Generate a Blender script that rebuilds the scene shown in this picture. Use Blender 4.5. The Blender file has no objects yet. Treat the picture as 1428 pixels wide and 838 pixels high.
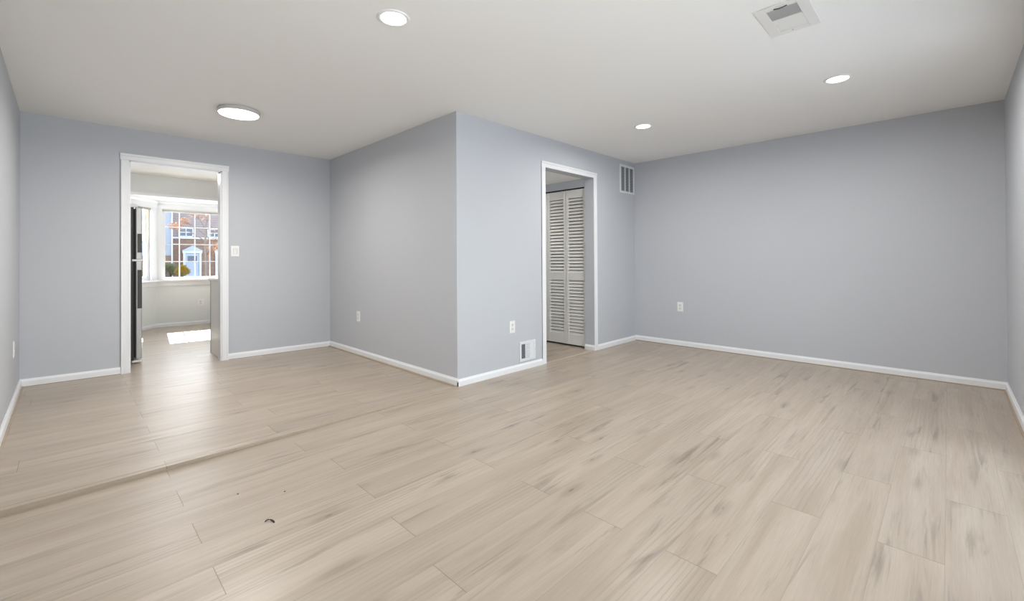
import bpy, bmesh, math, random
from mathutils import Vector, Matrix
scene = bpy.context.scene
C = scene.collection
random.seed(7)

# ------------------------------------------------------------------ camera
YAW, PITCH, ROLL = 0.7801196, 0.0063351, -0.0055553
F_PX, CY, CAM_H = 615.33, 357.956, 1.10175
fwd = Vector((math.cos(YAW)*math.cos(PITCH), math.sin(YAW)*math.cos(PITCH), math.sin(PITCH)))
r0 = Vector((math.sin(YAW), -math.cos(YAW), 0)); u0 = r0.cross(fwd)
rt = math.cos(ROLL)*r0 + math.sin(ROLL)*u0
up = -math.sin(ROLL)*r0 + math.cos(ROLL)*u0
cd = bpy.data.cameras.new('camera'); cam = bpy.data.objects.new('camera', cd); C.objects.link(cam)
M = Matrix((rt, up, -fwd)).transposed().to_4x4(); M.translation = (0, 0, CAM_H); cam.matrix_world = M
cd.sensor_fit = 'HORIZONTAL'; cd.sensor_width = 36; cd.lens = F_PX/1428*36
cd.shift_y = (CY-419)/1428; cd.clip_start = 0.02; cd.clip_end = 500
scene.camera = cam

# ------------------------------------------------------------------ exposure, sky, sun, daylight
vs = scene.view_settings
vs.view_transform = 'Standard'; vs.look = 'None'; vs.gamma = 1; vs.use_curve_mapping = False
vs.exposure = 0.0
w = bpy.data.worlds.new('sky'); scene.world = w; w.use_nodes = True
nt = w.node_tree; bg = nt.nodes['Background']
sk = nt.nodes.new('ShaderNodeTexSky'); sk.sky_type = 'NISHITA'; sk.sun_disc = False
sk.sun_elevation = math.radians(43); sk.sun_rotation = 0.0; sk.air_density = 1.0; sk.dust_density = 1.5
hs = nt.nodes.new('ShaderNodeHueSaturation'); hs.inputs['Saturation'].default_value = .35
nt.links.new(sk.outputs[0], hs.inputs['Color']); nt.links.new(hs.outputs[0], bg.inputs[0]); bg.inputs[1].default_value = 0.75
sd = bpy.data.lights.new('sun', 'SUN'); sd.energy = 45.0; sd.angle = math.radians(0.3); sd.color = (1, .98, .955)
sun = bpy.data.objects.new('sun', sd); C.objects.link(sun); sun.location = (2, 20, 15)
sun.rotation_euler = Vector((-.10, -1, -.94)).to_track_quat('-Z', 'Y').to_euler()
def area(name, loc, direction, sx, sy, power, color):
    d = bpy.data.lights.new(name, 'AREA'); d.shape = 'RECTANGLE'; d.size = sx; d.size_y = sy
    d.energy = power; d.color = color
    o = bpy.data.objects.new(name, d); C.objects.link(o); o.location = loc
    o.rotation_euler = Vector(direction).to_track_quat('-Z', 'Y').to_euler(); return o
area('patio_daylight', (2.9, -1.1, .95), (0, 1, .30), 1.9, 1.9, 37, (.84, .91, 1.0))
area('near_window_fill', (.75, -.84, 1.30), (-.2, 1, 1.05), 1.0, 1.1, 66, (.97, .985, 1.0))  # added fill for the ceiling and far walls, not a known window

# ------------------------------------------------------------------ materials
def lin(c):
    return tuple((v/255/12.92 if v/255 <= .04045 else ((v/255+.055)/1.055)**2.4) for v in c)
MC = {}
def mat(name, rgb, rough=.5, metal=0.0, var=.03, vscale=6.0, bump=0.0, bscale=200.0, emit=0.0, ecol=(1, 1, 1), spec=.5, translucent=0.0):
    if name in MC: return MC[name]
    m = bpy.data.materials.new(name); m.use_nodes = True; n = m.node_tree.nodes; l = m.node_tree.links
    b = n['Principled BSDF']; b.inputs['Roughness'].default_value = rough; b.inputs['Metallic'].default_value = metal
    b.inputs['Specular IOR Level'].default_value = spec
    tc = n.new('ShaderNodeTexCoord'); nz = n.new('ShaderNodeTexNoise'); nz.inputs['Scale'].default_value = vscale
    l.new(tc.outputs['Object'], nz.inputs['Vector'])
    mx = n.new('ShaderNodeMix'); mx.data_type = 'RGBA'
    c = lin(rgb)
    mx.inputs[6].default_value = tuple(v*(1-var) for v in c)+(1,); mx.inputs[7].default_value = tuple(min(1, v*(1+var)) for v in c)+(1,)
    l.new(nz.outputs['Fac'], mx.inputs[0]); l.new(mx.outputs[2], b.inputs['Base Color'])
    if bump:
        n2 = n.new('ShaderNodeTexNoise'); n2.inputs['Scale'].default_value = bscale; l.new(tc.outputs['Object'], n2.inputs['Vector'])
        bp = n.new('ShaderNodeBump'); bp.inputs['Strength'].default_value = bump; bp.inputs['Distance'].default_value = .002
        l.new(n2.outputs['Fac'], bp.inputs['Height']); l.new(bp.outputs[0], b.inputs['Normal'])
    if emit:
        b.inputs['Emission Color'].default_value = (*ecol, 1); b.inputs['Emission Strength'].default_value = emit
    if translucent:
        t = n.new('ShaderNodeBsdfTranslucent'); l.new(mx.outputs[2], t.inputs['Color'])
        ms = n.new('ShaderNodeMixShader'); ms.inputs[0].default_value = translucent
        l.new(b.outputs[0], ms.inputs[1]); l.new(t.outputs[0], ms.inputs[2]); l.new(ms.outputs[0], n['Material Output'].inputs[0])
    MC[name] = m; return m
def glass_mat():
    m = bpy.data.materials.new('window_glass'); m.use_nodes = True; n = m.node_tree.nodes; l = m.node_tree.links
    n.remove(n['Principled BSDF'])
    t = n.new('ShaderNodeBsdfTransparent'); t.inputs[0].default_value = (.95, .97, .97, 1)
    g = n.new('ShaderNodeBsdfGlossy'); g.inputs['Roughness'].default_value = .02
    nz = n.new('ShaderNodeTexNoise'); nz.inputs['Scale'].default_value = 1.5
    mr = n.new('ShaderNodeMapRange'); mr.inputs[3].default_value = .03; mr.inputs[4].default_value = .06
    ms = n.new('ShaderNodeMixShader')
    l.new(nz.outputs['Fac'], mr.inputs[0]); l.new(mr.outputs[0], ms.inputs[0])
    l.new(t.outputs[0], ms.inputs[1]); l.new(g.outputs[0], ms.inputs[2]); l.new(ms.outputs[0], n['Material Output'].inputs[0])
    return m
WALL = mat('wall_paint', (192, 195, 200), .65, var=.012, vscale=1.5, bump=.12, bscale=350)
KPAINT = mat('kitchen_paint', (226, 229, 228), .65, var=.012, vscale=1.5, bump=.12, bscale=350)
CEIL = mat('ceiling_paint', (242, 241, 238), .8, var=.01, vscale=1.0, bump=.10, bscale=300)
WHITE = mat('white_trim_paint', (235, 236, 238), .35, var=.01)
PLASTIC = mat('white_plastic', (238, 238, 236), .35, var=.01)
GRILLE = mat('white_enamel', (226, 228, 231), .4, var=.01)
LOUVER = mat('grey_louver_enamel', (176, 178, 180), .5, var=.02)
DARK = mat('dark_gap', (30, 30, 31), .8)
BLACK = mat('black_textured_enamel', (34, 35, 39), .45, bump=.3, bscale=400)
STEEL = mat('stainless_steel', (176, 174, 171), .38, metal=.55, var=.03)
POCKET = mat('plastic_and_shade_grey', (72, 70, 68), .5)
SHOE = mat('wood_shoe_moulding', (160, 144, 124), .5, var=.06, vscale=15)
DOORP = mat('closet_door_paint', (228, 226, 220), .5, var=.02)
CABINET = mat('cabinet_panel', (243, 243, 242), .35, var=.01)
COUNTER = mat('pale_stone_counter', (225, 224, 220), .25, var=.05, vscale=40)
BLINDM = mat('blind_vinyl', (232, 230, 222), .5)
CREAM = mat('cream_vinyl', (206, 190, 156), .5)
SCREW = mat('screw_metal', (150, 150, 148), .4, metal=.6)
GLOW = mat('lit_diffuser', (255, 255, 255), .5, emit=6.0, ecol=(1, .98, .95))
GLASS = glass_mat()

def floor_mat(name, tint=1.0):
    m = bpy.data.materials.new(name); m.use_nodes = True; n = m.node_tree.nodes; l = m.node_tree.links
    b = n['Principled BSDF']
    def math_(op, a, c=None, d=None):
        q = n.new('ShaderNodeMath'); q.operation = op
        for i, v in enumerate((a, c, d)):
            if v is None: continue
            if isinstance(v, (int, float)): q.inputs[i].default_value = v
            else: l.new(v, q.inputs[i])
        return q.outputs[0]
    tc = n.new('ShaderNodeTexCoord'); sp = n.new('ShaderNodeSeparateXYZ'); l.new(tc.outputs['Object'], sp.inputs[0])
    x, y = sp.outputs[0], sp.outputs[1]
    v = math_('DIVIDE', math_('SUBTRACT', y, 2.644), .1875); row = math_('FLOOR', v); fv = math_('SUBTRACT', v, row)
    par = math_('MODULO', math_('ADD', row, 101.0), 2.0)
    wr = n.new('ShaderNodeTexWhiteNoise'); wr.noise_dimensions = '1D'; l.new(row, wr.inputs['W'])
    jit = math_('MULTIPLY', math_('SUBTRACT', wr.outputs['Value'], .5), .1)
    off = math_('MULTIPLY', par, math_('ADD', .5, jit))
    u = math_('ADD', math_('DIVIDE', math_('SUBTRACT', x, .373), 1.22), off); col = math_('FLOOR', u); fu = math_('SUBTRACT', u, col)
    cb = n.new('ShaderNodeCombineXYZ'); l.new(row, cb.inputs[0]); l.new(col, cb.inputs[1])
    wn = n.new('ShaderNodeTexWhiteNoise'); wn.noise_dimensions = '3D'; l.new(cb.outputs[0], wn.inputs['Vector'])
    rnd = wn.outputs['Value']
    # seams
    dv = math_('MULTIPLY', math_('MINIMUM', fv, math_('SUBTRACT', 1.0, fv)), .1875)
    du = math_('MULTIPLY', math_('MINIMUM', fu, math_('SUBTRACT', 1.0, fu)), 1.22)
    sv = math_('MULTIPLY', math_('LESS_THAN', dv, .0009), .28)
    su = math_('MULTIPLY', math_('LESS_THAN', du, .0013), .65)
    seam = math_('MAXIMUM', sv, su)
    # per plank grain coordinates
    gx = math_('ADD', math_('MULTIPLY', x, 1.0), math_('MULTIPLY', rnd, 37.0)); gy = math_('ADD', y, math_('MULTIPLY', rnd, 11.0))
    def vec(sx, sy):
        c = n.new('ShaderNodeCombineXYZ'); l.new(math_('MULTIPLY', gx, sx), c.inputs[0]); l.new(math_('MULTIPLY', gy, sy), c.inputs[1]); l.new(math_('MULTIPLY', rnd, 9.0), c.inputs[2]); return c.outputs[0]
    def noise(vv, det=4, dist=0.0, rough=.55):
        q = n.new('ShaderNodeTexNoise'); q.inputs['Scale'].default_value = 1; q.inputs['Detail'].default_value = det; q.inputs['Distortion'].default_value = dist; q.inputs['Roughness'].default_value = rough
        l.new(vv, q.inputs['Vector']); return q.outputs['Fac']
    def rng(f, a, c, o0=0.0, o1=1.0):
        q = n.new('ShaderNodeMapRange'); q.interpolation_type = 'SMOOTHSTEP'
        q.inputs[1].default_value = a; q.inputs[2].default_value = c; q.inputs[3].default_value = o0; q.inputs[4].default_value = o1
        l.new(f, q.inputs[0]); return q.outputs[0]
    fine = noise(vec(5, 150), 4, 1.2)
    broad = noise(vec(.9, 11), 4, .6)
    streak = rng(noise(vec(1.6, 24), 5, .8, .6), .51, .72)
    patch = rng(noise(vec(.8, 5), 2), .42, .64)
    streak = math_('MULTIPLY', streak, patch)
    # cathedral rings
    wv = n.new('ShaderNodeTexWave'); wv.wave_type = 'BANDS'; wv.bands_direction = 'Y'; wv.inputs['Scale'].default_value = 1.0
    wv.inputs['Distortion'].default_value = 9.0; wv.inputs['Detail'].default_value = 2.0; wv.inputs['Detail Scale'].default_value = .55
    l.new(vec(1.6, 14), wv.inputs['Vector'])
    rings = math_('MULTIPLY', rng(wv.outputs['Fac'], .55, 1.0), rng(noise(vec(.7, 4.5), 1), .5, .7))
    # knots
    vo = n.new('ShaderNodeTexVoronoi'); vo.inputs['Scale'].default_value = 1.0; vo.inputs['Randomness'].default_value = 1.0
    l.new(vec(2.2, 7.5), vo.inputs['Vector'])
    sepc = n.new('ShaderNodeSeparateColor'); l.new(vo.outputs['Color'], sepc.inputs[0])
    pick = math_('GREATER_THAN', sepc.outputs[0], .5)
    warp = math_('ADD', vo.outputs['Distance'], math_('MULTIPLY', math_('SUBTRACT', noise(vec(5, 40), 4, .5), .5), .16))
    core = rng(warp, .085, .02); halo = rng(warp, .30, .05, 0.0, .38)
    knot = math_('MULTIPLY', pick, math_('MAXIMUM', core, halo))
    dark = math_('MINIMUM', math_('ADD', math_('ADD', math_('MULTIPLY', streak, .62), math_('MULTIPLY', rings, .19)), math_('MULTIPLY', knot, .75)), .85)
    def mixc(fac, a, c):
        q = n.new('ShaderNodeMix'); q.data_type = 'RGBA'
        (l.new(fac, q.inputs[0]) if not isinstance(fac, float) else None)
        for i, s in ((6, a), (7, c)):
            if isinstance(s, tuple): q.inputs[i].default_value = (*s, 1)
            else: l.new(s, q.inputs[i])
        return q.outputs[2]
    c0 = mixc(rng(broad, .3, .7), lin((168, 153, 136)), lin((187, 174, 159)))
    c1 = mixc(math_('MULTIPLY', rnd, .6), c0, lin((164, 151, 136)))
    c2 = mixc(rng(fine, .35, .65, 0.0, .16), c1, lin((142, 127, 110)))
    c3 = mixc(dark, c2, lin((104, 93, 82)))
    c4 = mixc(seam, c3, lin((100, 84, 68)))
    l.new(c4, b.inputs['Base Color'])
    l.new(rng(fine, .3, .7, .31, .40), b.inputs['Roughness']); b.inputs['Specular IOR Level'].default_value = .65
    bp = n.new('ShaderNodeBump'); bp.inputs['Strength'].default_value = .25; bp.inputs['Distance'].default_value = .001
    hh = math_('SUBTRACT', math_('MULTIPLY', broad, .6), math_('MULTIPLY', seam, 1.5)); l.new(hh, bp.inputs['Height']); l.new(bp.outputs[0], b.inputs['Normal'])
    return m
FLOOR = floor_mat('oak_look_planks')

def brick_mat():
    m = bpy.data.materials.new('brown_brick'); m.use_nodes = True; n = m.node_tree.nodes; l = m.node_tree.links
    tc = n.new('ShaderNodeTexCoord'); mp = n.new('ShaderNodeMapping'); mp.inputs['Rotation'].default_value = (math.pi/2, 0, 0)
    l.new(tc.outputs['Object'], mp.inputs[0]); bt = n.new('ShaderNodeTexBrick'); bt.inputs['Scale'].default_value = 1
    bt.inputs['Brick Width'].default_value = .21; bt.inputs['Row Height'].default_value = .075; bt.inputs['Mortar Size'].default_value = .006
    bt.inputs['Color1'].default_value = (*lin((150, 118, 100)), 1); bt.inputs['Color2'].default_value = (*lin((128, 98, 84)), 1); bt.inputs['Mortar'].default_value = (*lin((160, 145, 132)), 1)
    l.new(mp.outputs[0], bt.inputs['Vector']); l.new(bt.outputs['Color'], n['Principled BSDF'].inputs['Base Color']); n['Principled BSDF'].inputs['Roughness'].default_value = .9
    return m
def siding_mat(name, rgb, pitch=.12):
    m = bpy.data.materials.new(name); m.use_nodes = True; n = m.node_tree.nodes; l = m.node_tree.links
    tc = n.new('ShaderNodeTexCoord'); sp = n.new('ShaderNodeSeparateXYZ'); l.new(tc.outputs['Object'], sp.inputs[0])
    a = n.new('ShaderNodeMath'); a.operation = 'DIVIDE'; l.new(sp.outputs[2], a.inputs[0]); a.inputs[1].default_value = pitch
    f = n.new('ShaderNodeMath'); f.operation = 'FRACT'; l.new(a.outputs[0], f.inputs[0])
    g = n.new('ShaderNodeMath'); g.operation = 'LESS_THAN'; l.new(f.outputs[0], g.inputs[0]); g.inputs[1].default_value = .12
    mx = n.new('ShaderNodeMix'); mx.data_type = 'RGBA'; l.new(g.outputs[0], mx.inputs[0]); c = lin(rgb)
    mx.inputs[6].default_value = (*c, 1); mx.inputs[7].default_value = (*(v*.6 for v in c), 1)
    l.new(mx.outputs[2], n['Principled BSDF'].inputs['Base Color']); n['Principled BSDF'].inputs['Roughness'].default_value = .8
    return m

# ------------------------------------------------------------------ mesh helpers
class MB:
    def __init__(s): s.b = bmesh.new()
    def box(s, x0, x1, y0, y1, z0, z1):
        v = [s.b.verts.new(p) for p in ((x0,y0,z0),(x1,y0,z0),(x1,y1,z0),(x0,y1,z0),(x0,y0,z1),(x1,y0,z1),(x1,y1,z1),(x0,y1,z1))]
        for f in ((0,3,2,1),(4,5,6,7),(0,1,5,4),(1,2,6,5),(2,3,7,6),(3,0,4,7)): s.b.faces.new([v[i] for i in f])
        return s
    def prism(s, p0, p1, prof, cap=True):
        """sweep a 2D profile [(out, z)] between two 3D points; 'out' is to the left of the run direction"""
        p0, p1 = Vector(p0), Vector(p1); d = (p1-p0); n = Vector((-d.y, d.x, 0)).normalized()
        A = [s.b.verts.new(p0+n*o+Vector((0,0,z))) for o, z in prof]; B = [s.b.verts.new(p1+n*o+Vector((0,0,z))) for o, z in prof]
        k = len(prof)
        for i in range(k): s.b.faces.new((A[i], A[(i+1)%k], B[(i+1)%k], B[i]))
        if cap: s.b.faces.new(A[::-1]); s.b.faces.new(B)
        return s
    def poly(s, pts, depth):
        """extrude a polygon by a vector"""
        d = Vector(depth); A = [s.b.verts.new(p) for p in pts]; B = [s.b.verts.new(Vector(p)+d) for p in pts]; k = len(pts)
        for i in range(k): s.b.faces.new((A[i], A[(i+1)%k], B[(i+1)%k], B[i]))
        s.b.faces.new(A[::-1]); s.b.faces.new(B); return s
    def lathe(s, prof, seg=48, c=(0,0,0), axis='z'):
        rings = []
        for r, z in prof:
            if r < 1e-6: rings.append([s.b.verts.new((c[0], c[1], c[2]+z))]); continue
            rings.append([s.b.verts.new((c[0]+r*math.cos(2*math.pi*i/seg), c[1]+r*math.sin(2*math.pi*i/seg), c[2]+z)) for i in range(seg)])
        for a, b in zip(rings, rings[1:]):
            for i in range(seg):
                j = (i+1) % seg
                if len(a) == 1 and len(b) == 1: continue
                if len(a) == 1: s.b.faces.new((a[0], b[i], b[j]))
                elif len(b) == 1: s.b.faces.new((a[i], a[j], b[0]))
                else: s.b.faces.new((a[i], a[j], b[j], b[i]))
        return s
    def tube(s, pts, r, seg=8):
        pts = [Vector(p) for p in pts]; rr = r if isinstance(r, (list, tuple)) else [r]*len(pts); rings = []
        for i, p in enumerate(pts):
            t = (pts[min(i+1, len(pts)-1)]-pts[max(i-1, 0)]).normalized(); a = t.orthogonal().normalized(); b = t.cross(a)
            rings.append([s.b.verts.new(p+rr[i]*(a*math.cos(2*math.pi*k/seg)+b*math.sin(2*math.pi*k/seg))) for k in range(seg)])
        for a, b in zip(rings, rings[1:]):
            for i in range(seg): s.b.faces.new((a[i], a[(i+1)%seg], b[(i+1)%seg], b[i]))
        s.b.faces.new(rings[0][::-1]); s.b.faces.new(rings[-1]); return s
    def xf(s, m): bmesh.ops.transform(s.b, matrix=m, verts=s.b.verts); return s
    def done(s, name, material, parent=None, loc=(0,0,0), bevel=0.0, smooth=False, fix=True):
        if fix: bmesh.ops.recalc_face_normals(s.b, faces=s.b.faces)
        me = bpy.data.meshes.new(name); s.b.to_mesh(me); s.b.free(); me.materials.append(material)
        o = bpy.data.objects.new(name, me); C.objects.link(o); o.location = loc
        if parent: o.parent = parent
        if bevel:
            md = o.modifiers.new('bevel', 'BEVEL'); md.width = bevel; md.segments = 2; md.limit_method = 'ANGLE'
        if smooth:
            for p in me.polygons: p.use_smooth = True
        return o
def thing(name, label, cat, loc=(0,0,0), rz=0.0, group=None):
    o = bpy.data.objects.new(name, None); C.objects.link(o); o.empty_display_size = .1
    o.location = loc; o.rotation_euler = (0, 0, rz); return tag(o, label, cat, group)
def tag(o, label, cat, group=None, kind=None):
    o['label'] = label; o['category'] = cat
    if group: o['group'] = group
    if kind: o['kind'] = kind
    return o
def struct(o, label=None):
    o['kind'] = 'structure'
    if label: o['label'] = label
    return o
def troot(name, label=None, loc=(0,0,0)):
    o = bpy.data.objects.new(name, None); C.objects.link(o); o.location = loc; return struct(o, label)
def copy_tree(o, parent=None):
    c = o.copy(); C.objects.link(c)
    if parent: c.parent = parent
    for ch in [q for q in bpy.data.objects if q.parent == o]: copy_tree(ch, c)
    return c

# ------------------------------------------------------------------ room shell
H = 2.4
XL, XM, XR = -.2804, 2.3919, 5.4486
YB, YF, YN = 5.6684, 3.0414, -.3374
T = .12
def zd(x): return .030*max(0.0, min(1.0, 1-(x-XL)/(XM-XL)))       # dining and kitchen floor falls gently towards the corner
def wall(name, p0, p1, z0, z1, thick, holes=(), m=WALL):
    """wall whose room face runs p0->p1; thickness goes to the right of that direction"""
    p0, p1 = Vector((*p0, 0)), Vector((*p1, 0)); L = (p1-p0).length; d = (p1-p0)/L; n = Vector((d.y, -d.x, 0))
    mb = MB(); ss = sorted({0, L} | {h[0] for h in holes} | {h[1] for h in holes}); zz = sorted({z0, z1} | {h[2] for h in holes} | {h[3] for h in holes})
    for a, b in zip(ss, ss[1:]):
        for c, e in zip(zz, zz[1:]):
            if any(h[0] <= (a+b)/2 <= h[1] and h[2] <= (c+e)/2 <= h[3] for h in holes): continue
            q = [p0+d*a, p0+d*b, p0+d*b+n*thick, p0+d*a+n*thick]
            mb.poly([v+Vector((0,0,c)) for v in q], (0,0,e-c))
    bmesh.ops.remove_doubles(mb.b, verts=mb.b.verts, dist=1e-5)
    return struct(mb.done(name, m))
KD0, KD1, KDT = .431, 1.201, 2.088            # kitchen doorway
HD0, HD1, HDT = 3.579, 4.478, 2.080           # hall doorway
PD0, PD1, PDT = 2.00, 3.75, 2.05              # patio door
BY0, BY1 = 8.5, 9.283
BAY = [(.47, BY0), (1.05, BY1), (2.33, BY1), (2.91, BY0)]
wall('wall_left', (XL, YN-T), (XL, BY0+T), -.05, H, -T)
wall('wall_back', (XL, YB), (3.4, YB), -.05, H, -T, [(KD0-XL, KD1-XL, -.05, KDT)])
wall('wall_middle', (XM, YB), (XM, YF), -.05, H, -T)
wall('wall_front', (XM+T, YF), (XR, YF), -.05, H, -T, [(HD0-XM-T, HD1-XM-T, -.05, HDT)])
wall('wall_right', (XR, YF+T), (XR, YN-T), -.05, H, -T)
wall('wall_near', (XL, YN), (XR, YN), -.05, H, T, [(PD0-XL, PD1-XL, -.05, PDT), (.25-XL, 1.25-XL, .85, 2.1)])
# hall behind the front wall
HX0, HX1, HY1, HH = HD0-.02, 4.50, 5.35, 2.092
wall('wall_hall_left', (HX0, YF+T), (HX0, HY1), -.05, H, -T)
wall('wall_hall_end', (HX0-T, HY1), (XR, HY1), -.05, H, -T)
CL0, CL1, CLT = 3.175, 4.405, 1.995           # closet opening
mb = MB(); mb.box(HX1-.012, HX1+.09, YF+T, HY1, CLT, HH); mb.box(HX1-.012, HX1+.09, CL1, HY1, -.05, CLT); mb.box(HD1, HX1+.09, YF+T, CL0, -.05, HH)
struct(mb.done('wall_hall_closet', WALL))
wall('wall_closet_back', (5.2, YF+T), (5.2, HY1), -.05, H, -T)
struct(MB().box(HX0-T, XR, YF+T, HY1+T, HH, HH+.06).done('ceiling_hall', CEIL))
# kitchen
wall('wall_kitchen_far', (XL, BY0), (3.4, BY0), -.05, H, -T, [(BAY[0][0]-XL, BAY[3][0]-XL, -.05, 2.106)], KPAINT)
wall('wall_kitchen_right', (3.4, BY0), (3.4, YB), -.05, H, -T, (), KPAINT)
def bay_wall(name, i, s0, s1):
    return wall(name, BAY[i], BAY[i+1], -.05, 2.106, -.10, [(s0, s1, .80, 1.985)], KPAINT)
LA = (Vector(BAY[1])-Vector(BAY[0])).length
bay_wall('wall_bay_left', 0, .20, LA-.14); bay_wall('wall_bay_center', 1, .06, 1.22); bay_wall('wall_bay_right', 2, .14, LA-.20)
struct(MB().poly([(.30, BY0+.02, 2.106), (.30, BY0+.2, 2.106), (1.0, BY1+.16, 2.106), (2.4, BY1+.16, 2.106), (3.1, BY0+.2, 2.106), (3.1, BY0+.02, 2.106)], (0, 0, .1)).done('ceiling_bay', CEIL))
# ceiling and floors
struct(MB().box(XL-T, XR+T, YN-T, BY0+T, H, H+.12).done('ceiling', CEIL))
STRIP0, STRIP1 = 2.925, 3.005
struct(MB().poly([(XL-T, YN-T, 0), (XR+T, YN-T, 0), (XR+T, HY1+T, 0), (XM, HY1+T, 0), (XM, STRIP1-.01, 0), (XL-T, STRIP0-.01, 0)], (0, 0, -.12)).done('floor', FLOOR))
mb = MB(); xs = [XL-T, XL, XM, 3.5]
for a, b in zip(xs, xs[1:]):
    if b <= XM: ya = lambda x: STRIP0-.01+(STRIP1-STRIP0)*(x-XL)/(XM-XL)
    else: ya = lambda x: YB+.005
    y1 = BY1+.15
    mb.poly([(a, ya(a), zd(a)), (b, ya(b), zd(b)), (b, y1, zd(b)), (a, y1, zd(a))], (0, 0, -.12))
struct(mb.done('floor_dining', FLOOR))
# floor transition strip between the two rooms
mb = MB(); a = Vector((XL, STRIP0-.012, 0)); b = Vector((XM-.012, STRIP1-.012, 0)); n = Vector((0, 1, 0)); A = []; B = []
for o, ha, hb in ((0, 0, 0), (0, .010, .002), (.004, .013, .004), (.007, .021, .006), (.040, .031, .008), (.048, .027, .003), (.048, 0, -.02)):
    A.append(mb.b.verts.new(a+n*o+Vector((0, 0, ha)))); B.append(mb.b.verts.new(b+n*o+Vector((0, 0, hb))))
for i in range(7): mb.b.faces.new((A[i], A[(i+1)%7], B[(i+1)%7], B[i]))
mb.b.faces.new(A); mb.b.faces.new(B)
STRIPM = mat('oak_transition_strip', (166, 152, 135), .4, var=.08, vscale=12)
struct(mb.done('trim_1', STRIPM))
struct(MB().prism((HD0, YF-.005, 0), (HD1, YF-.005, 0), [(0, 0), (.002, .006), (.03, .007), (.034, 0)]).done('trim_4', mat('pale_threshold', (184, 170, 152), .4, var=.05, vscale=12)))

# baseboards (run direction keeps the room on the left)
BP = [(0, 0), (.014, 0), (.014, .044), (.011, .052), (.007, .056), (.005, .064), (0, .064)]
def baseboard(name, runs, shoe=0.0, drop=True, m=WHITE):
    root = None; mb = MB(); sh = MB()
    for p0, p1, dining in runs:
        f = zd if dining else (lambda x: 0.0)
        a, b = (p0[0], p0[1], f(p0[0])-.002), (p1[0], p1[1], f(p1[0])-.002)
        mb.prism(a, b, [(o, z+shoe*.6) if z > 0 else (o, z) for o, z in BP])
        if shoe: sh.prism(a, b, [(.0135, 0), (.014+shoe, 0), (.014+shoe*.8, shoe*.55), (.014+shoe*.4, shoe*.9), (.0135, shoe)])
    o = struct(mb.done(name, m))
    if shoe: sh.done('shoe_moulding', SHOE, o)
    else: sh.b.free()
    return o
baseboard('baseboard_back', [((KD0-.063, YB), (XL, YB), True), ((XM, YB), (KD1+.061, YB), True)], .007)
baseboard('baseboard_middle', [((XM, YF-.014), (XM, YB), True)], .016)
baseboard('baseboard_left', [((XL, YB), (XL, STRIP0+.05), True), ((XL, STRIP0-.02), (XL, YN), False)], .011)
baseboard('baseboard_front', [((HD0-.065, YF), (XM-.014, YF), False), ((XR, YF), (HD1+.062, YF), False), ((HD1, YF-.012), (HD1, CL0), False)])
baseboard('baseboard_right', [((XR, YN), (XR, YF), False)], .011)
baseboard('baseboard_near', [((PD1+.06, YN), (XR, YN), False), ((XL, YN), (PD0-.06, YN), False)], .013)
baseboard('baseboard_hall', [((HX0, HY1), (HX0, YF+T), False), ((HX1-.012, HY1), (HX0, HY1), False)])
baseboard('baseboard_bay', [(BAY[1], BAY[0], True), (BAY[2], BAY[1], True), (BAY[3], BAY[2], True), ((.47, BY0), (XL, BY0), True)])

# doorway casings
def casing(name, x0, x1, zt, y, w, f, ears=.006, th=.017, jamb=None):
    root = troot(name)
    for s, a, b in (('side_casing', x0-w, x0), ('side_casing', x1, x1+w)):
        mb = MB(); z0 = f((a+b)/2)-.002
        mb.box(a, b, y-th*.75, y, z0, zt); e = (a, a+.016) if a < x0-1e-6 else (b-.016, b)
        mb.box(e[0], e[1], y-th, y, z0, zt)
        mb.done(s, WHITE, root, bevel=.002)
    mb = MB(); mb.box(x0-w-ears, x1+w+ears, y-th*.85, y, zt, zt+.052); mb.box(x0-w-ears, x1+w+ears, y-th-.004, y, zt+.040, zt+.062)
    mb.done('head_casing', WHITE, root, bevel=.002)
    if jamb:
        mb = MB(); mb.box(x0-.001, x0+.012, y, y+jamb, f(x0)-.002, zt); mb.box(x1-.012, x1+.001, y, y+jamb, f(x1)-.002, zt); mb.box(x0, x1, y, y+jamb, zt-.012, zt+.001)
        mb.done('jamb_lining', WHITE, root)
    return root
casing('trim_2', KD0, KD1, KDT, YB, .061, zd, jamb=T)
casing('trim_3', HD0, HD1, HDT, YF, .062, lambda x: 0.0, ears=.002, th=.011)
# bay head moulding, stool and apron
mb = MB()
for i in range(3):
    p0, p1 = BAY[i+1], BAY[i]
    mb.prism((*p0, 0), (*p1, 0), [(0, 1.985), (.018, 1.985), (.024, 2.02), (.024, 2.055), (.05, 2.085), (.05, 2.106), (0, 2.106)])
struct(mb.done('trim_5', WHITE))
mb = MB(); mb.prism((.42, BY0-.001, 0), (2.96, BY0-.001, 0), [(0, 2.085), (-.02, 2.085), (-.02, 2.125), (0, 2.125)]); struct(mb.done('trim_6', WHITE))
mb = MB()
for i in range(3):
    p0, p1 = BAY[i+1], BAY[i]
    mb.prism((*p0, 0), (*p1, 0), [(0, .765), (.055, .765), (.06, .78), (.055, .80), (0, .80)]); mb.prism((*p0, 0), (*p1, 0), [(0, .69), (.016, .69), (.02, .70), (.02, .765), (0, .765)])
struct(mb.done('trim_7', WHITE))

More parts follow.
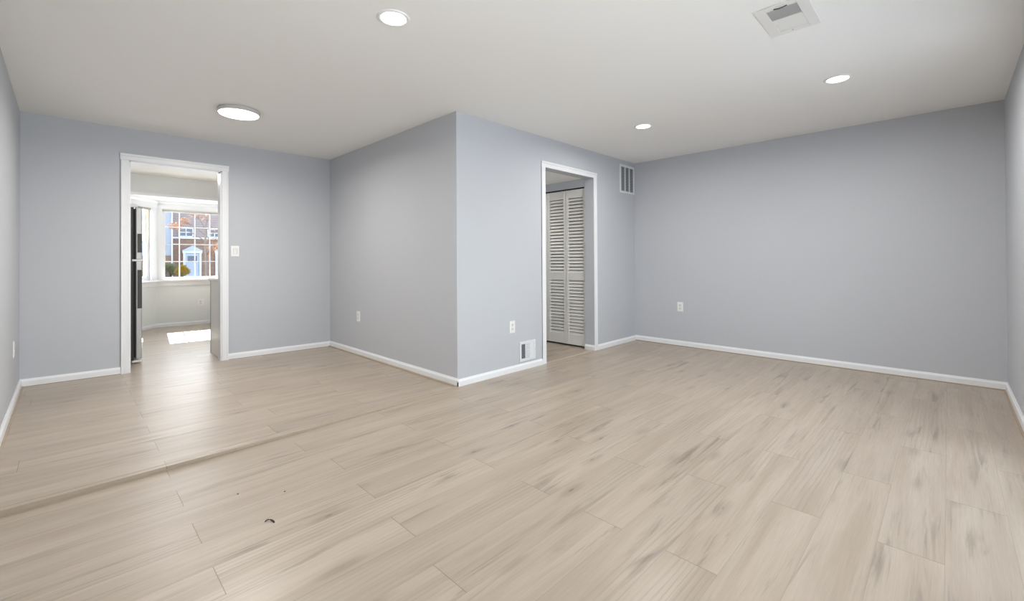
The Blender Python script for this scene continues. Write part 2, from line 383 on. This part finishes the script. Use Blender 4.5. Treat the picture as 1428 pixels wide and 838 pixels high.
# windows of the bay: local x along the wall, y outwards
def window(name, i, s0, s1, cols, rows, cas, hung=False):
    p0 = Vector((*BAY[i], 0)); d = (Vector((*BAY[i+1], 0))-p0).normalized(); ang = math.atan2(d.y, d.x)
    root = troot(name, None, p0+d*s0); root.rotation_euler = (0, 0, ang); W = s1-s0; z0, z1 = .80, 1.985; fw = .035
    mb = MB()
    for b in ((0, fw, z0, z1), (W-fw, W, z0, z1), (fw, W-fw, z0, z0+.03), (fw, W-fw, z1-.03, z1)): mb.box(b[0], b[1], .02, .09, b[2], b[3])
    mb.done('window_frame', WHITE, root)
    def sash(nm, za, zb, y, rws):
        m2 = MB(); bw = .022
        for b in ((fw, fw+bw, za, zb), (W-fw-bw, W-fw, za, zb), (fw+bw, W-fw-bw, za, za+.03), (fw+bw, W-fw-bw, zb-.03, zb)): m2.box(b[0], b[1], y, y+.03, b[2], b[3])
        o = m2.done(nm, WHITE, root)
        g = MB(); xa, xb = fw+bw, W-fw-bw; zA, zB = za+.03, zb-.03
        for k in range(1, cols): xx = fw+(W-2*fw)*k/cols; g.box(xx-.0075, xx+.0075, y+.008, y+.02, zA, zB)
        for k in range(1, rws): zz = za+(zb-za)*k/rws; g.box(xa, xb, y+.007, y+.021, zz-.0075, zz+.0075)
        g.done('muntins', WHITE, o)
        MB().box(xa, xb, y+.012, y+.016, zA, zB).done('pane', GLASS, o)
    if hung:
        zm = (z0+z1)/2; sash('upper_sash', zm-.015, z1-.03, .055, 2); sash('lower_sash', z0+.03, zm+.015, .024, 2)
        MB().box(W-fw-.004, W-fw-.001, .022, .068, zm+.02, z1-.03).done('jamb_liner', CREAM, root)
    else:
        sash('sash', z0+.005, z1-.005, .045, rows)
    ca = MB()
    for a, b in cas: ca.box(a, b, -.014, .001, z0, z1+.01)
    ca.done('side_casing', WHITE, root)
    return root
window('window_1', 1, .06, 1.22, 5, 4, [(-.055, .012), (1.148, 1.215)])
window('window_2', 0, .20, LA-.14, 2, 4, [(-.07, .012), (LA-.352, LA-.205)], True)
window('window_3', 2, .14, LA-.20, 2, 4, [(-.135, .012), (LA-.352, LA-.27)], True)
def blind(i, s0, s1, label):
    p0 = Vector((*BAY[i], 0)); d = (Vector((*BAY[i+1], 0))-p0).normalized()
    root = thing('window_blind', label, 'blind', p0+d*s0, math.atan2(d.y, d.x), 'raised blinds in the bay'); W = s1-s0
    MB().box(.01, W-.01, -.012, .018, 1.965, 1.984).done('headrail', BLINDM, root)
    mb = MB()
    for k in range(7): mb.box(.015, W-.015, -.010, .016, 1.962-.004*k-.0015, 1.962-.004*k)
    mb.done('slats', BLINDM, root)
    MB().box(.015, W-.015, -.009, .015, 1.926, 1.934).done('bottom_rail', BLINDM, root)
    MB().tube([(.05, -.014, 1.97), (.05, -.016, 1.4), (.052, -.016, 1.1)], .002, 6).done('wand', BLINDM, root)
blind(1, .06, 1.22, 'white mini blind pulled up at the top of the wide centre bay window')
blind(0, .20, LA-.14, 'white mini blind pulled up in the narrow bay window beside the fridge')

# sliding patio door in the near wall (daylight for the big room)
root = troot('door_2')
mb = MB()
for b in ((PD0, PD0+.05, 0, PDT), (PD1-.05, PD1, 0, PDT), (PD0+.05, PD1-.05, 0, .03), (PD0+.05, PD1-.05, PDT-.05, PDT)): mb.box(b[0], b[1], YN-T, YN-.005, b[2], b[3])
mb.done('door_frame', WHITE, root)
for k, (a, b, y) in enumerate(((PD0+.05, 2.905, YN-.10), (2.845, PD1-.05, YN-.055))):
    mb = MB()
    for q in ((a, a+.06, .03, PDT-.05), (b-.06, b, .03, PDT-.05), (a+.06, b-.06, .03, .11), (a+.06, b-.06, PDT-.11, PDT-.05)): mb.box(q[0], q[1], y, y+.035, q[2], q[3])
    o = mb.done('sliding_panel', WHITE, root); MB().box(a+.06, b-.06, y+.015, y+.02, .11, PDT-.11).done('pane', GLASS, o)
    if k: MB().tube([(a+.03, y+.036, .95), (a+.03, y+.065, .97), (a+.03, y+.065, 1.13), (a+.03, y+.036, 1.15)], .008).done('handle', SCREW, root)

# unseen window added in the near wall to let fill light in
root = troot('added_window_4')
mb = MB()
for b in ((.25, .29, .85, 2.1), (1.21, 1.25, .85, 2.1), (.29, 1.21, .85, .89), (.29, 1.21, 2.06, 2.1)): mb.box(b[0], b[1], YN-T, YN-.004, b[2], b[3])
mb.done('window_frame', WHITE, root)
for za, zb, y in ((.89, 1.49, YN-.05), (1.46, 2.06, YN-.085)):
    mb = MB()
    for b in ((.29, .33, za, zb), (1.17, 1.21, za, zb), (.33, 1.17, za, za+.035), (.33, 1.17, zb-.035, zb)): mb.box(b[0], b[1], y, y+.03, b[2], b[3])
    o = mb.done('sash', WHITE, root); MB().box(.33, 1.17, y+.013, y+.017, za+.035, zb-.035).done('pane', GLASS, o)

# louvred bifold closet door in the hall
root = troot('door_1', 'white louvred bifold closet door seen through the hall doorway')
for k in range(4):
    y0 = 3.183+k*.305; y1 = y0+.300; x0, x1 = 4.505, 4.533; z0, z1 = .022, 1.978; sw = .034
    mb = MB()
    mb.box(x0, x1, y0, y0+sw, z0, z1); mb.box(x0, x1, y1-sw, y1, z0, z1)
    for a, b in ((z0, .145), (.835, .925), (1.875, z1)): mb.box(x0+.003, x1-.003, y0+sw, y1-sw, a, b)
    p = mb.done('door_panel', DOORP, root)
    sl = MB()
    for a, b in ((.145, .835), (.925, 1.875)):
        nn = round((b-a)/.0415); st = (b-a)/nn
        for q in range(nn):
            zc = a+st*(q+.5)
            sl.poly([(x0+.003, y0+sw, zc-.018), (x0+.011, y0+sw, zc-.020), (x1-.002, y0+sw, zc+.010), (x1-.008, y0+sw, zc+.0135)], (0, y1-y0-2*sw, 0))
    sl.done('louvers', DOORP, p)
MB().box(4.507, 4.531, CL0, CL1, 1.984, 1.996).done('track_gap_shade', DARK, root)  # dark strip stands for the shaded gap between header and doors

# ------------------------------------------------------------------ ceiling fixtures
def lamp_light(name, r, power, loc, col=(1, .972, .94), spread=174):
    d = bpy.data.lights.new(name, 'AREA'); d.shape = 'DISK'; d.size = 2*r; d.energy = power; d.color = col; d.spread = math.radians(spread)
    o = bpy.data.objects.new(name, d); C.objects.link(o); o.location = loc; return o
def downlight(x, y, label, power, H=H):
    root = thing('recessed_light', label, 'ceiling light', (x, y, H), 0, 'round recessed ceiling lights')
    MB().lathe([(.066, 0), (.066, -.003), (.070, -.006), (.080, -.006), (.086, -.002), (.086, 0)], 64).done('trim_ring', PLASTIC, root, smooth=True)
    MB().lathe([(0, -.0045), (.060, -.0045), (.0665, -.003)], 64).done('diffuser', GLOW, root, smooth=True)
    lamp_light('downlight_lamp', .06, power, (x, y, H-.010))
downlight(1.235, 2.106, 'round recessed ceiling light nearest the camera, at the top of the picture', 11)
downlight(1.235, .562, 'round recessed ceiling light directly overhead, just above the top of the picture', 15)
downlight(3.94, .562, 'round recessed ceiling light above the right side, beyond the ceiling vent', 17)
downlight(3.976, 2.116, 'small round recessed ceiling light in front of the hall doorway and wall grille', 15)
downlight(4.02, 4.35, 'unseen recessed ceiling light added in the hall to brighten the closet door', 6, HH)  # added lamp, out of sight, lifts the louvred door
def flush_light(label, x, y, power, col, dome=False):
    root = thing('flush_ceiling_light', label, 'ceiling light', (x, y, H))
    MB().lathe([(0, 0), (.150, 0), (.150, -.008), (.158, -.010), (.158, -.034), (.154, -.036), (.148, -.036)], 72).done('rim', mat('pale_grey_rim', (196, 195, 191), .45), root)
    if dome: prof = [(.152, -.030), (.148, -.055), (.12, -.09), (.07, -.112), (0, -.12)]
    else: prof = [(.150, -.035), (.146, -.041), (.11, -.045), (0, -.047)]
    MB().lathe(prof, 72).done('diffuser', GLOW, root, smooth=True)
    if dome:
        d = bpy.data.lights.new('kitchen_fill_lamp', 'POINT'); d.shadow_soft_size = .05; d.energy = power; d.color = col
        o = bpy.data.objects.new('kitchen_fill_lamp', d); C.objects.link(o); o.location = (x, y, H-.19)
    else: lamp_light('flush_lamp', .12, power, (x, y, H-.052), col, 170)
flush_light('flat disc flush ceiling light with grey rim in the dining area before the kitchen doorway', 1.045, 4.33, 26, (1, .955, .90))
flush_light('unseen domed ceiling light added to brighten the kitchen', 0.90, 6.7, 15, (1, .985, .97), True)  # added out of sight as fill for the kitchen

# ceiling register: local x along world X, two louvre banks
VENT = mat('vent_enamel', (230, 228, 224), .5, var=.01)
root = thing('ceiling_vent', 'white square-edged ceiling air vent with one louvre bank coloured as shaded', 'vent', (2.735, .606, H))
mb = MB(); o_, i_ = (.185, .120), (.137, .070)
for b in ((-o_[0], o_[0], -o_[1], -i_[1]), (-o_[0], o_[0], i_[1], o_[1]), (-o_[0], -i_[0], -i_[1], i_[1]), (i_[0], o_[0], -i_[1], i_[1]), (-.012, -.008, -i_[1], i_[1])): mb.box(b[0], b[1], b[2], b[3], -.006, 0)
mb.done('frame', VENT, root, bevel=.003)
MB().box(-i_[0], i_[0], -i_[1], i_[1], -.0012, -.0002).done('duct_shade', mat('vent_shade_grey', (212, 212, 209), .6), root)  # grey sheet stands for the shaded recess above the louvres
for s, a, b, m in ((1, -.135, -.012, mat('vent_shade_grey', (212, 212, 209), .6)), (-1, -.008, .135, VENT)):  # first bank greyer: shade from its louvre angle put into the colour
    mb = MB(); k = 9
    for q in range(k):
        xc = a+(b-a)*(q+.5)/k; dx = .0066*s
        mb.poly([(xc-dx, -i_[1], -.0045), (xc-dx+.001, -i_[1], -.0045), (xc+dx+.001, -i_[1], -.0014), (xc+dx, -i_[1], -.0014)], (0, 2*i_[1], 0))
    mb.done('louver_bank', m, root)
MB().tube([(-.150, -.03+.012*k, -.008-.004*math.sin(math.pi*k/5)) for k in range(6)], .0022, 6).done('damper_lever', DARK, root)
MB().lathe([(0, -.008), (.004, -.007), (.004, -.005)], 16, (.155, .010, 0)).done('screw', SCREW, root)

# ------------------------------------------------------------------ wall fittings (local: x right, z up, -y into the room)
def outlet(label, loc, rz, w=.075, h=.118):
    root = thing('wall_outlet', label, 'outlet', loc, rz, 'white duplex wall outlets')
    MB().box(-w/2, w/2, -.006, 0, -h/2, h/2).done('cover_plate', PLASTIC, root, bevel=.002)
    for s in (-1, 1):
        r = MB().box(-.017, .017, -.009, -.005, s*.021-.014, s*.021+.014).done('receptacle', mat('receptacle_plastic', (222, 222, 220), .4), root, bevel=.003)
        mb = MB(); mb.box(-.008, -.0055, -.0095, -.008, s*.021-.002, s*.021+.007); mb.box(.0055, .008, -.0095, -.008, s*.021-.001, s*.021+.006); mb.box(-.002, .002, -.0095, -.008, s*.021-.009, s*.021-.005)
        mb.done('slots', mat('slot_shadow', (130, 130, 130), .7), r)
    MB().lathe([(0, .0075), (.003, .007), (.003, .005)], 12).xf(Matrix.Rotation(math.pi/2, 4, 'X')).done('screw', SCREW, root)
    return root
outlet('white outlet above the floor register, left of the hall doorway', (3.069, YF, .443), 0)
outlet('white outlet low on the grey middle wall of the dining area', (XM, 4.878, .452), -math.pi/2)
outlet('white outlet low on the wide right-hand wall', (XR, 2.410, .494), -math.pi/2)
outlet('white outlet seen edge-on on the left wall', (XL, 5.02, .445), math.pi/2)
outlet('white outlet under the kitchen bay window', (1.652, BY1, .385), 0, .095, .115)
root = thing('light_switch', 'white light switch plate to the right of the kitchen doorway', 'light switch', (1.327, YB, 1.212))
MB().box(-.040, .040, -.006, 0, -.059, .059).done('cover_plate', PLASTIC, root, bevel=.002)
MB().box(-.017, .017, -.0075, -.005, -.034, .034).done('switch_surround', mat('switch_grey', (205, 205, 203), .4), root)
MB().poly([(-.013, -.0075, -.030), (-.013, -.0075, .030), (-.013, -.013, .030), (-.013, -.009, 0)], (.026, 0, 0)).done('rocker', PLASTIC, root)
MB().box(.021, .025, -.0085, -.006, -.03, .03).done('dimmer_slot', mat('switch_grey', (205, 205, 203), .4), root)

root = thing('return_air_grille', 'white tall return air grille high on the wall beside the hall doorway', 'vent', (5.258, YF, 2.155))
gw, gh = .187, .189; mb = MB()
for b in ((-gw, gw, gh-.03, gh), (-gw, gw, -gh, -gh+.03), (-gw, -gw+.034, -gh+.03, gh-.03), (gw-.034, gw, -gh+.03, gh-.03)): mb.box(b[0], b[1], -.010, 0, b[2], b[3])
mb.done('frame', GRILLE, root, bevel=.003)
MB().box(-gw+.02, gw-.02, -.0015, -.0002, -gh+.02, gh-.02).done('duct_shade', mat('duct_shade_grey', (88, 90, 94), .7), root)  # dark sheet on the wall imitates the unlit duct
iw = (2*gw-.068-2*.020)/3
for k in range(3):
    a = -gw+.034+k*(iw+.020)
    if k: MB().box(a-.020, a, -.008, -.001, -gh+.03, gh-.03).done('mullion', GRILLE, root)
    mb = MB(); nn = 24; st = (2*gh-.06)/nn
    for q in range(nn):
        zc = -gh+.03+st*(q+.5); mb.poly([(a, -.0075, zc-.005), (a, -.0065, zc-.005), (a, -.002, zc+.003), (a, -.003, zc+.003)], (iw, 0, 0))
    mb.done('louver_bank', LOUVER, root)
for z in (gh-.014, -gh+.014): MB().lathe([(0, .0125), (.004, .0115), (.004, .010)], 12).xf(Matrix.Translation((0, 0, z)) @ Matrix.Rotation(math.pi/2, 4, 'X')).done('screw', SCREW, root)

root = thing('wall_register', 'small white floor-level air register beside the hall doorway', 'vent', (3.286, YF, .181))
gw, gh = .118, .098; mb = MB()
for b in ((-gw, gw, gh-.026, gh), (-gw, gw, -gh, -gh+.026), (-gw, -gw+.026, -gh+.026, gh-.026), (gw-.026, gw, -gh+.026, gh-.026), (-.036, -.024, -gh+.026, gh-.026), (.028, .040, -gh+.026, gh-.026)): mb.box(b[0], b[1], -.009, 0, b[2], b[3])
mb.done('frame', GRILLE, root, bevel=.002)
MB().box(-gw+.02, gw-.02, -.0015, -.0002, -gh+.02, gh-.02).done('duct_shade', mat('duct_shade_grey', (88, 90, 94), .7), root)  # shade behind the louvres, done as a dark sheet
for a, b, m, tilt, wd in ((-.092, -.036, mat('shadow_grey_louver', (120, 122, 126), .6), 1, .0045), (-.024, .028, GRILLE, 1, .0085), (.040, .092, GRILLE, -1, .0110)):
    mb = MB(); nn = 12; st = (2*gh-.052)/nn
    for q in range(nn):
        zc = -gh+.026+st*(q+.5); mb.poly([(a, -.007, zc-wd/2), (a, -.006, zc-wd/2), (a, -.004, zc+wd/2), (a, -.005, zc+wd/2)], (b-a, 0, 0))
    mb.done('louver_bank', m, root)
MB().tube([(gw-.013, -.009, .0), (gw-.013, -.018, .012)], .003, 8).done('damper_lever', GRILLE, root)

# curl of debris on the floor
mb = MB(); pts = [(.590, 2.058, .003), (.596, 2.062, .004), (.604, 2.061, .005), (.611, 2.052, .005), (.616, 2.036, .004), (.617, 2.026, .003)]
tag(mb.tube(pts, [.0016, .0024, .0024, .0026, .003, .0022], 8).done('debris_curl', mat('dark_scrap', (52, 42, 34), .6), smooth=True), 'tiny dark curled scrap lying on the floor planks', 'debris')
for x, y, lab in ((.572, 2.398, 'tiny brown crumb on the planks nearest the transition strip'), (.735, 2.262, 'tiny brown crumb on the planks beyond the curled scrap')):
    tag(MB().lathe([(0, .004), (.003, .003), (.004, 0), (0, 0)], 10, (x, y, .0)).done('floor_crumb', mat('brown_crumb', (130, 108, 88), .7), smooth=True), lab, 'debris', 'crumbs on the floor')

# ------------------------------------------------------------------ kitchen
fz = zd(.3)
root = thing('refrigerator', 'black-sided fridge with stainless doors, seen edge-on inside the kitchen doorway', 'refrigerator', (.2, 6.47, fz))
FY0, FY1 = -.345, .345
MB().box(-.32, .305, FY0, FY1, .03, 1.655).done('body', BLACK, root, bevel=.006)
MB().box(.305, .319, FY0+.012, FY1-.012, .06, 1.64).done('door_gasket', DARK, root)
for nm, a, b, ha, hb in (('freezer_door', 1.10, 1.655, 1.175, 1.375), ('refrigerator_door', .045, 1.085, .58, .99)):
    d = MB().box(.319, .370, FY0, FY1, a, b).done(nm, STEEL, root, bevel=.008)
    MB().box(.332, .3705, FY0-.002, FY0+.03, ha, hb).done('handle_pocket', POCKET, d)
for z in (1.092, .022):
    mb = MB(); mb.box(.290, .372, FY0-.004, FY0+.05, z-.010, z+.010); mb.done('hinge', PLASTIC, root, bevel=.003)
MB().box(.27, .34, FY0+.02, FY0+.07, 1.655, 1.685).done('hinge_cover', PLASTIC, root, bevel=.004)
for sx in (-.26, .25):
    for sy in (FY0+.06, FY1-.06): MB().lathe([(0, 0), (.02, 0), (.02, .008), (.012, .010), (.012, .032), (0, .032)], 16, (sx, sy, 0)).done('foot', DARK, root)
cz = zd(1.8)
root = thing('base_cabinet', 'white base cabinet end panel just inside the kitchen doorway', 'cabinet', (1.8, 6.02, cz))
MB().box(-.585, .9, -.228, .245, 0, .868).done('body', CABINET, root, bevel=.002)
for a, b in ((-.580, -.09), (-.08, .41), (.42, .897)):
    d = MB().box(a, b, .247, .268, .11, .70).done('cabinet_door', CABINET, root, bevel=.003); MB().tube([(b-.05, .268, .5), (b-.05, .292, .51), (b-.05, .292, .61), (b-.05, .268, .62)], .005).done('handle', SCREW, d)
    d = MB().box(a, b, .247, .268, .715, .86).done('drawer', CABINET, root, bevel=.003); MB().tube([((a+b)/2-.05, .268, .79), ((a+b)/2-.05, .292, .79), ((a+b)/2+.05, .292, .79), ((a+b)/2+.05, .268, .79)], .005).done('handle', SCREW, d)
MB().box(-.588, .9, .246, .2475, 0, .868).done('door_edge_shade', POCKET, root)  # dark strip painted in for the shadow at the door edge
tag(MB().box(-.60, .92, -.230, .285, 0, .03).done('countertop', COUNTER, loc=(1.8, 6.02, cz+.868), bevel=.004), 'pale kitchen countertop on the white base cabinet', 'countertop')

# ------------------------------------------------------------------ outdoors beyond the bay window
GZ = -.33
struct(MB().box(-120, 120, -90, 130, GZ-.2, GZ).done('ground', mat('asphalt', (120, 124, 132), .9, var=.2, vscale=.4)))
BRICK = brick_mat(); SIDE = siding_mat('grey_siding', (168, 176, 190)); SHING = siding_mat('mauve_shingle', (160, 148, 148), .2)
HW = mat('house_white', (226, 230, 240), .6); HPANE = mat('dark_house_glass', (96, 106, 122), .15); HDOOR = mat('pale_blue_door', (182, 196, 224), .5)
def house_window(root, x0, x1, z0, z1, y):
    mb = MB()
    for b in ((x0, x0+.09, z0, z1), (x1-.09, x1, z0, z1), (x0, x1, z0, z0+.09), (x0, x1, z1-.09, z1), ((x0+x1)/2-.03, (x0+x1)/2+.03, z0, z1), (x0, x1, (z0+z1)/2-.03, (z0+z1)/2+.03)): mb.box(b[0], b[1], y-.08, y, b[2], b[3])
    f = mb.done('window', HW, root); MB().box(x0+.05, x1-.05, y-.03, y-.005, z0+.05, z1-.05).done('pane', HPANE, f)
root = thing('brick_house', 'brown brick townhouse across the court with white pedimented doors', 'house')
MB().box(6.0, 20, 45, 54, GZ, 3.0).done('brick_wall', BRICK, root)
MB().box(6.0, 20, 44.85, 45, 2.98, 3.10).done('ledge', HW, root)
MB().box(6.0, 20, 45.02, 54, 3.0, 6.6).done('upper_wall', SHING, root)
mb = MB(); mb.poly([(6.03, 44.7, 6.6), (6.03, 49.5, 9.0), (6.03, 54.3, 6.6)], (14.2, 0, 0)); mb.done('roof', SHING, root)
for x in (7.0, 9.0, 11.0, 13.5): house_window(root, x-.52, x+.52, 3.12, 3.9, 45.02)
for x in (11.6, 13.2): house_window(root, x-.5, x+.5, .6, 1.9, 45)
for x in (7.42, 9.68):
    d = MB().box(x-.45, x+.45, 44.93, 45, GZ+.1, 1.75).done('front_door', HDOOR, root)
    MB().box(x-.32, x+.32, 44.90, 44.94, 1.05, 1.55).done('door_light', HPANE, d)
    mb = MB(); mb.box(x-.63, x-.47, 44.86, 45, GZ, 1.80); mb.box(x+.47, x+.63, 44.86, 45, GZ, 1.80); mb.box(x-.68, x+.68, 44.82, 45, 1.78, 1.97)
    mb.done('door_surround', HW, root)
    MB().poly([(x-.76, 44.78, 1.97), (x+.76, 44.78, 1.97), (x, 44.78, 2.42)], (0, .25, 0)).done('pediment', HDOOR, root)
    MB().box(x-.7, x+.7, 43.9, 45, GZ, GZ+.14).done('door_step', HW, root)
root = thing('siding_house', 'grey clapboard townhouse standing forward at the left of the view through the bay', 'house')
MB().box(-4, 5.95, 43.8, 54, 1.55, 5.4).done('siding_wall', SIDE, root)
MB().box(-4, 5.93, 43.85, 54, GZ, 1.6).done('brick_base', BRICK, root)
mb = MB(); mb.poly([(5.98, 43.4, 5.4), (5.98, 48.9, 9.0), (5.98, 54.4, 5.4)], (-10.2, 0, 0)); mb.done('roof', SHING, root)
MB().tube([(5.90, 43.72, GZ), (5.90, 43.72, 5.3)], .055, 10).done('downspout', HW, root)
for x in (4.1, 1.5): house_window(root, x-.5, x+.5, 2.6, 4.2, 43.8)
for x in (1.5, -1.5): house_window(root, x-.5, x+.5, 0.2, 1.4, 43.85)

def leaves(mb, c, rad, n, size, squash=1.0, rnd=random):
    for _ in range(n):
        while True:
            p = Vector((rnd.uniform(-1, 1), rnd.uniform(-1, 1), rnd.uniform(-1, 1)))
            if .25 < p.length < 1: break
        p = Vector((p.x*rad, p.y*rad, p.z*rad*squash))+Vector(c); a = Vector((rnd.gauss(0, 1), rnd.gauss(0, 1), rnd.gauss(0, 1))).normalized(); b = a.orthogonal().normalized(); s = size*rnd.uniform(.6, 1.3)
        mb.b.faces.new([mb.b.verts.new(p+q) for q in (a*s, b*s*.5, -a*s*.9, -b*s*.5)])
def shrub(name, label, x, y, h, rad, rgb, n, size, seed, spread=1.0):
    rr = random.Random(seed); root = thing(name, label, 'shrub', (x, y, GZ))
    mb = MB()
    for k in range(6):
        a = rr.uniform(0, 6.28); mb.tube([(0, 0, -.02), (math.cos(a)*rad*.25, math.sin(a)*rad*.25, h*.4), (math.cos(a)*rad*.6, math.sin(a)*rad*.6, h*.85)], [.03, .02, .008], 6)
    mb.done('stems', mat('shrub_stem', (92, 78, 62), .9), root)
    mb = MB()
    for k in range(7):
        a = rr.uniform(0, 6.28); q = rr.uniform(0, .55)*rad; leaves(mb, (math.cos(a)*q, math.sin(a)*q*spread, h*rr.uniform(.35, .78)), rad*.55, n//7, size, h/rad*.35, rr)
    mb.done('foliage', mat('leaf_'+name+str(seed), rgb, .6, var=.35, vscale=3, translucent=.45), root, fix=False)
shrub('yellow_shrub', 'bright yellow shrub before the nearest pedimented door outside', 6.35, 42.2, 1.42, .52, (190, 160, 36), 1500, .07, 3)
shrub('white_flowering_shrub', 'pale green and white shrub beside the grey siding house outside', 5.74, 43.1, 1.50, .38, (150, 156, 112), 1000, .07, 4)
shrub('dark_hedge', 'dark green hedge low against the grey siding house outside', 4.92, 42.6, 1.15, .55, (62, 80, 66), 1800, .08, 5)
shrub('yellow_green_shrub', 'low yellow-green shrub seen through the narrow bay window', 3.95, 42.5, .85, .5, (165, 155, 50), 900, .07, 6)
def tree(label, x, y, rgb, seed, blobs):
    rr = random.Random(seed); root = thing('autumn_tree', label, 'tree', (x, y, GZ), 0, None)
    MB().tube([(0, 0, -.05), (.03, 0, 1.2), (-.02, .05, 2.6), (.05, 0, 4.2)], [.11, .09, .07, .04], 10).done('trunk', mat('bark', (138, 124, 114), .95, var=.2, vscale=20), root)
    br = MB(); fo = MB()
    for bx, bz, r_, n_ in blobs:
        by = rr.uniform(-.4, .4)
        z0 = max(1.0, bz-1.0); br.tube([(0, 0, z0), (bx*.5, by*.5, (z0+bz)/2+.1), (bx, by, bz)], [.04, .028, .012], 6)
        for k in range(5):
            a = Vector((bx+rr.uniform(-r_, r_), by+rr.uniform(-r_, r_), bz+rr.uniform(-r_*.7, r_*.9))); br.tube([(bx*.7, by*.7, z0+(bz-z0)*.7), a*.5+Vector((bx, by, bz))*.5, a], [.018, .011, .005], 5)
        leaves(fo, (bx, by, bz), r_, n_, .07, .7, rr)
    br.done('branches', mat('bark', (138, 124, 114), .95), root); fo.done('foliage', mat('autumn_leaves', rgb, .7, var=.35, vscale=4, translucent=.45), root, fix=False)
tree('slim autumn tree with orange leaves at the left of the brick house outside', 7.15, 38.5, (150, 108, 78), 11,
     [(-1.75, 3.9, .42, 190), (-1.2, 4.3, .40, 110), (-.6, 4.75, .40, 80), (.1, 4.6, .45, 40), (.75, 3.8, .5, 60), (.5, 2.4, .35, 90), (.75, 3.0, .45, 90), (1.1, 3.3, .4, 70), (.3, 2.0, .25, 40)])
